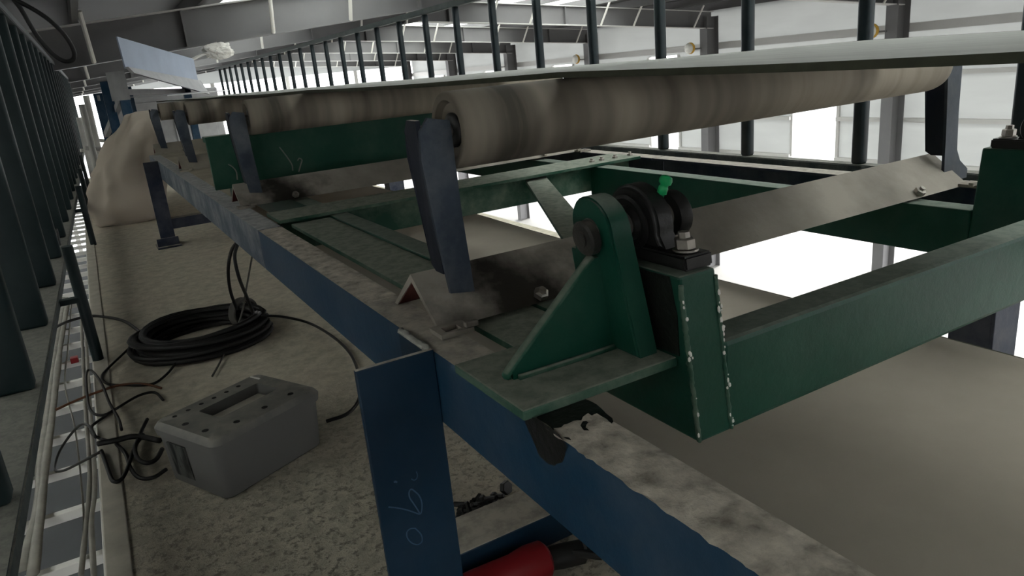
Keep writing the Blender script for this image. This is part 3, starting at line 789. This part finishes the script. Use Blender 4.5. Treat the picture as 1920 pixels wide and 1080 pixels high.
floor_cable([(285, 640), (262, 622), (232, 602), (195, 594), (165, 593), (130, 602), (102, 616), (88, 640), (70, 668)], .007, 'black cable leaving the coil towards the left railing', dz=[.08, .05, .02, .02, .03, .04, .06, .06, .06])
floor_cable([(96, 622), (110, 575), (117, 520), (114, 470), (106, 430)], .007, 'black cable climbing along the left railing bars', dz=[.06, .12, .2, .28, .36])
floor_cable([(268, 626), (240, 655), (205, 688), (191, 706), (202, 720), (240, 722), (285, 720), (312, 702), (330, 680), (345, 655), (352, 640)], .005, 'thin black loop spilling from the coil in front of it', 'black', .01, dz=[.06, .02, .01, .01, .01, .01, .01, .01, .02, .05, .08])
floor_cable([(302, 728), (270, 720), (225, 722), (180, 736), (140, 752), (105, 768)], .0048, 'brown-ended cable reaching over the walkway edge', 'copper', .014)
floor_cable([(306, 750), (290, 736), (262, 741), (225, 762), (195, 782), (172, 800), (176, 816), (205, 826), (240, 822)], .0048, 'black cable end looping left of the plastic box')
floor_cable([(228, 806), (222, 785), (205, 755), (190, 718), (172, 695), (162, 700), (164, 745), (172, 772), (195, 778), (225, 762)], .0048, 'black cable loop standing at the walkway edge', z=.03)
floor_cable([(276, 786), (262, 815), (248, 850), (240, 875), (228, 898), (212, 902), (202, 880), (190, 845)], .0058, 'black cable end with a V bend left of the plastic box', z=.016)
floor_cable([(183, 832), (215, 826), (255, 818), (300, 826)], .009, 'thick taped bundle of black cable ends', z=.025)
floor_cable([(304, 842), (292, 862), (272, 868), (256, 856), (254, 835), (268, 815)], .0068, 'hook-shaped thick cable end by the box label', z=.02)
floor_cable([(312, 880), (288, 895), (262, 896), (245, 878), (235, 850), (218, 832)], .0058, 'curved cable end nearest the camera', z=.012)
floor_cable([(190, 846), (160, 862), (120, 882), (103, 880), (110, 850), (130, 818), (152, 796), (168, 800), (180, 820)], .0048, 'cable loop drooping over the edge onto the tray', z=.02, dz=[.02, -.03, -.2, -.28, -.25, -.15, -.02, .02, .02])
floor_cable([(473, 478), (462, 540), (452, 592), (432, 640), (412, 680), (398, 705)], .004, 'thin grey wire across the coil', 'cable_grey', dz=[.36, .25, .12, .03, .012, .012])
# pair of cables hanging from the blue channel to the coil
floor_cable([(446, 452), (434, 470), (428, 505), (432, 545), (444, 580)], .007, 'black cable hanging from the blue channel, left of the pair', dz=[.47, .42, .34, .22, .10])
floor_cable([(448, 452), (440, 480), (448, 520), (462, 555), (474, 586)], .007, 'black cable hanging from the blue channel, right of the pair', dz=[.47, .42, .34, .22, .10])

# ---- grey plastic tote
A = math.radians(26.3); RB = Matrix.Translation((.201, 2.05, 0)) @ Matrix.Rotation(A, 4, 'Z')
t = thing('plastic_box', (.201, 2.05, 0), 'dusty grey plastic box with a slotted lid on the walkway', 'box')
def rrect(hx, hy, r, n=5):
    out = []
    for cx, cy, a0 in ((hx-r, hy-r, 0), (-hx+r, hy-r, 90), (-hx+r, -hy+r, 180), (hx-r, -hy+r, 270)):
        for i in range(n+1):
            a = math.radians(a0+90*i/n); out.append((cx+r*math.cos(a), cy+r*math.sin(a)))
    return out
def loft(bm, secs, cap0=True, cap1=True):
    rings = [[bm.verts.new((x, y, z)) for x, y in rrect(hx, hy, r)] for hx, hy, r, z in secs]; n = len(rings[0])
    for a, b in zip(rings, rings[1:]):
        for i in range(n): bm.faces.new((a[i], a[(i+1) % n], b[(i+1) % n], b[i]))
    if cap0: bm.faces.new(rings[0][::-1])
    if cap1: bm.faces.new(rings[-1])
    bmesh.ops.recalc_face_normals(bm, faces=bm.faces)
def T(bm):
    bmesh.ops.transform(bm, matrix=RB, verts=bm.verts); return bm
H = .185
bm = BM(); loft(bm, [(.162, .124, .022, .002), (.167, .129, .024, .008), (.175, .139, .028, H-.034)]); autosmooth(obj('body', T(bm), 'tote', t))
bm = BM()
secs = [(.170, .134, .028, H-.036), (.181, .145, .030, H-.036), (.183, .147, .030, H-.016), (.177, .141, .030, H-.006), (.168, .132, .026, H), (.100, .050, .006, H), (.096, .046, .006, H-.030)]
loft(bm, secs)
for v in bm.verts: v.co += Vector((.020, .018, 0)) if abs(v.co.x) < .12 and abs(v.co.y) < .06 else Vector((0, 0, 0))
lid = autosmooth(obj('lid', T(bm), 'tote', t), 30)
def hole(x, y, r):
    bm = BM(); lathe(bm, [(r, 0), (r, .0015)], (x, y, H-.0008), (0, 0, 1), 14); obj('vent_hole', T(bm), 'hole', lid)
for i in range(6): hole(-.130+.042*i, .104, .0065)
for i in range(3): hole(-.075+.092*i, -.098, .0085)
for i in range(2): hole(-.145, -.06+.09*i, .009)
bm = BM(); bmesh.ops.create_grid(bm, x_segments=6, y_segments=3, size=.5)
for v in bm.verts: v.co = Vector((.020+v.co.x*.18, .018+v.co.y*.085, H-.0290+.004*mnoise.noise(v.co*6)))
obj('window_dust', T(bm), 'curb', lid, True)
bm = BM(); box(bm, (-.1795, .005, .03), (-.170, .088, .135), .001)
for v in bm.verts: v.co.x += .0095*(.135-v.co.z)/.105
obj('side_label', T(bm), 'label', t)['label'] = 'dark scuffed sticker'
bm = BM(); box(bm, (.140, .085, H-.001), (.146, .128, H+.003), .001); obj('broken_rim', T(bm), 'white', lid)

# ---- nuts and bolts behind the brace
random.seed(11)
spots = [(850+random.uniform(0, 75), 965-random.uniform(0, 22)) for _ in range(16)]
words = ['leftmost', 'second', 'third', 'fourth']
for i, (px, py) in enumerate(spots):
    py = 972-(px-850)*.40+random.uniform(-14, 6)
    c = at_z(px, py, .012); bm = BM()
    d = Vector((random.uniform(-1, 1), random.uniform(-1, 1), random.uniform(-.1, .5))).normalized()
    L = random.uniform(.02, .04)
    lathe(bm, [(.011, 0), (.012, .002), (.012, .009), (.010, .011), (.0065, .011), (.006, .011+L), (.004, .013+L)], c+Vector((0, 0, .006)), d, 6)
    mz = min(v.co.z for v in bm.verts); bmesh.ops.translate(bm, verts=bm.verts, vec=(0, 0, .004-mz))
    tag(obj('bolt', bm, 'cast'), 'dark bolt in the small heap behind the low blue brace', 'bolt', 'heap of bolts behind the brace')
c = at_z(945, 918, .012); bm = BM(); lathe(bm, [(.010, 0), (.017, .001), (.018, .004), (.018, .014), (.016, .016), (.009, .016)], c+Vector((0, 0, .016)), (.3, -.8, .3), 6)
mz = min(v.co.z for v in bm.verts); bmesh.ops.translate(bm, verts=bm.verts, vec=(0, 0, .004-mz))
tag(obj('nut', bm, 'cast'), 'single dark nut lying apart from the bolt heap', 'nut')
# ---- red power tool under the brace
p = at_z(900, 1100, .045); q = at_z(1010, 1052, .045); e = at_z(1092, 1034, .045)
d = (q-p).normalized()
t = thing('power_tool', (p.x, p.y, 0), 'red hand power tool with black grip lying at the bottom edge', 'power tool')
bm = BM(); L = (q-p).length+.02; lathe(bm, [(.022, -.07), (.034, -.05), (.037, -.01), (.036, L*.5), (.041, L*.72), (.039, L*.95), (.030, L)], p, d, 20); autosmooth(obj('motor_body', bm, 'red', t))
bm = BM(); d2 = (e-q).normalized(); lathe(bm, [(.030, 0), (.028, .01), (.024, .02), (.026, .05), (.025, (e-q).length), (.016, (e-q).length+.008)], q, d2, 18); autosmooth(obj('grip', bm, 'black', t))
bm = BM(); cyl(bm, q+d2*.05+Vector((0, 0, .012)), q+d2*.09+Vector((.02, -.05, .012)), .009, 12); obj('side_handle', bm, 'black', t)
bm = BM(); s_ = d2.cross(Vector((0, 0, 1)))
for k in (-1, 1): cyl(bm, e+s_*.012*k, e+d2*.028+s_*.012*k, .008, 10)
obj('prongs', bm, 'black', t)

# ---- woven cloth sack behind the far leg
t = None
bm = BM(); secs = []
#  (z, left, right) outline across X at depth ~7.3, depth half size
prof = [(0.0, -.03, .42, .36), (.03, -.07, .46, .40), (.15, -.08, .50, .42), (.30, -.06, .52, .42), (.42, -.02, .54, .40), (.54, .05, .56, .36), (.66, .14, .57, .30), (.77, .22, .58, .25), (.86, .30, .60, .20), (.92, .36, .60, .12), (.94, .44, .56, .04)]
n = 72; rings = []
dense = []
for q0, q1 in zip(prof, prof[1:]):
    for j in range(3): dense.append(tuple(a_+(b_-a_)*j/3 for a_, b_ in zip(q0, q1)))
prof = dense+[prof[-1]]
for z, a, b, h in prof:
    ring = []
    for i in range(n):
        an = 2*math.pi*i/n; cx = (a+b)/2; ex = .7
        ux = math.copysign(abs(math.cos(an))**ex, math.cos(an)); uy = math.copysign(abs(math.sin(an))**ex, math.sin(an))
        v = Vector((cx+(b-a)/2*ux, 7.55+h*uy, z))
        f = mnoise.noise(Vector((v.x*5, v.y*5, z*3)))*.07 + mnoise.noise(Vector((an*2.2, z*9, 2)))*.035
        f += .016*math.sin(an*9+z*7+2*mnoise.noise(Vector((z*4, an, 0))))*min(1, z*3) + .03*max(0, mnoise.noise(Vector((an*3, z*12-an*2, 7))))
        k = 1 if 0 < z < .93 else 0
        ring.append(bm.verts.new(v+Vector((ux, uy, 0))*f*k))
    rings.append(ring)
for a, b in zip(rings, rings[1:]):
    for i in range(n): bm.faces.new((a[i], a[(i+1) % n], b[(i+1) % n], b[i]))
bm.faces.new(rings[0][::-1]); bm.faces.new(rings[-1]); bmesh.ops.recalc_face_normals(bm, faces=bm.faces)
tag(obj('cloth_sack', bm, 'tarp', smooth=True), 'large beige woven sack standing on the walkway behind the far leg', 'sack')

# ================================================================== FAR MACHINE AND ROOF ITEMS
t = thing('feed_chute', (.75, 9.2, 0), 'pale blue-grey sheet chute on dark blue posts at the far end', 'chute')
def plate(pts, th, nrm):
    bm = BM(); nrm = Vector(nrm)*th; a = [bm.verts.new(Vector(p)) for p in pts]; b = [bm.verts.new(Vector(p)+nrm) for p in pts]; n = len(a)
    bm.faces.new(a); bm.faces.new(b[::-1])
    for i in range(n): bm.faces.new((a[i], b[i], b[(i+1) % n], a[(i+1) % n]))
    bmesh.ops.recalc_face_normals(bm, faces=bm.faces); return bm
obj('side_plate', plate([(.447, 8.0, 1.62), (1.43, 10.7, 1.49), (1.43, 10.7, 1.20), (.455, 8.0, 1.335)], .012, (.94, -.34, 0)), 'chute', t)
obj('lip_plate', plate([(.46, 7.96, 1.345), (1.44, 10.66, 1.21), (1.52, 10.66, 1.03), (.50, 7.96, 1.285)], .03, (.94, -.34, 0)), 'chute_lip', t)
obj('end_plate', plate([(.30, 8.3, 1.32), (.45, 8.05, 1.32), (.45, 8.05, 1.05), (.30, 8.3, 1.05)], .012, (0, 1, 0)), 'chute_lip', t)
for x, y, z in ((.24, 8.6, 1.25), (.36, 8.2, 1.22), (.50, 9.9, 1.2), (.17, 9.4, 1.15), (1.2, 10.4, 1.15)):
    bm = BM(); box(bm, (x, y, 0), (x+.09, y+.09, z), .003); obj('post', bm, 'blue', t)
for a, b in (((.26, 8.62, 1.14), (1.2, 10.4, 1.10)), ((.2, 9.42, .7), (.40, 8.22, 1.1)), ((.26, 8.6, .5), (.52, 9.9, .9)), ((.2, 9.4, 1.1), (.52, 9.95, 1.1))):
    bm = BM(); bar(bm, a, b, .05, .06); obj('tie_bar', bm, 'chute_lip', t)
obj('tray_plate', plate([(.40, 8.4, 1.07), (1.3, 10.6, 1.07), (1.75, 10.4, 1.05), (.8, 8.3, 1.05)], .01, (0, 0, 1)), 'chute_lip', t)
bm = BM(); box(bm, (.32, 11.3, 0), (1.75, 12.2, 1.12), .02); box(bm, (.40, 11.28, .7), (.95, 11.3, 1.0), .005); box(bm, (1.1, 11.28, .2), (1.65, 11.3, 1.0), .005)
tag(obj('machine_cabinet', bm, 'chute_lip'), 'pale grey machine cabinet behind the far chute', 'cabinet')
bm = BM(); prism(bm, [(.475, 3.25), (1.99, 3.25), (1.99, 7.1), (.475, 7.1)], 'z', .6055, .6095)
M['deck'] = plain('dust_covered_deck', (.50, .45, .36), .95, 0, .1, 5, .3, .2)
tag(obj('deck_plate', bm, 'deck'), 'dust-covered deck plate under the farther rollers', 'plate')
# pale pipes left of the posts
for i, (x, y, h) in enumerate(((.02, 9.6, 1.05), (.09, 10.4, 1.15), (-.04, 10.9, .9))):
    bm = BM(); cyl(bm, (x, y, 0), (x+.02, y, h), .035, 12); cyl(bm, (x-.06, y, h*.55), (x+.2, y+.1, h*.5), .022, 10)
    tag(autosmooth(obj('pipe_stand', bm, 'tray')), ['pale upright pipe in front of the blue posts', 'tallest pale upright pipe beside the blue posts', 'short pale pipe next to the railing end'][i], 'pipe', 'pale pipes at the far end')
# pale crumpled plastic on the rafter
bm = BM(); r = bmesh.ops.create_icosphere(bm, subdivisions=4, radius=.16); c = at_y(412, 95, 10.75)
for v in bm.verts:
    k = 1+.35*mnoise.noise(v.co*9)+.25*mnoise.noise(v.co*21); v.co = Vector((c.x+v.co.x*k*1.15, c.y+v.co.y*k*.6, c.z+v.co.z*k*.62))
t = thing('plastic_scrap', (c.x, c.y, c.z-.1), 'crumpled white plastic tied below the first rafter', 'plastic')
obj('crumple', bm, 'white', t)
bm = BM(); tube(bm, [c, at_y(385, 100, 10.75), at_y(352, 116, 10.75)], .022, 6, 4); obj('tail', bm, 'white', t, True)
bm = BM(); tube(bm, [c, c+Vector((0, .1, .1)), (c.x, 10.99, rz(c.x)+.01)], .012, 6, 4); obj('tie', bm, 'white', t, True)
# drooping cable loop from the roof at upper left
bm = BM(); tube(bm, [at_y(x, y, 3.5) for x, y in ((-60, -40), (10, -8), (45, 8), (85, 32), (118, 62), (137, 92), (138, 110), (122, 115), (100, 102), (78, 78), (60, 52), (38, 15), (15, -15), (0, -60))], .0085, 8, 6)
tag(obj('hanging_cable', bm, 'black', smooth=True), 'black cable drooping in a loop from the roof at the upper left', 'cable')
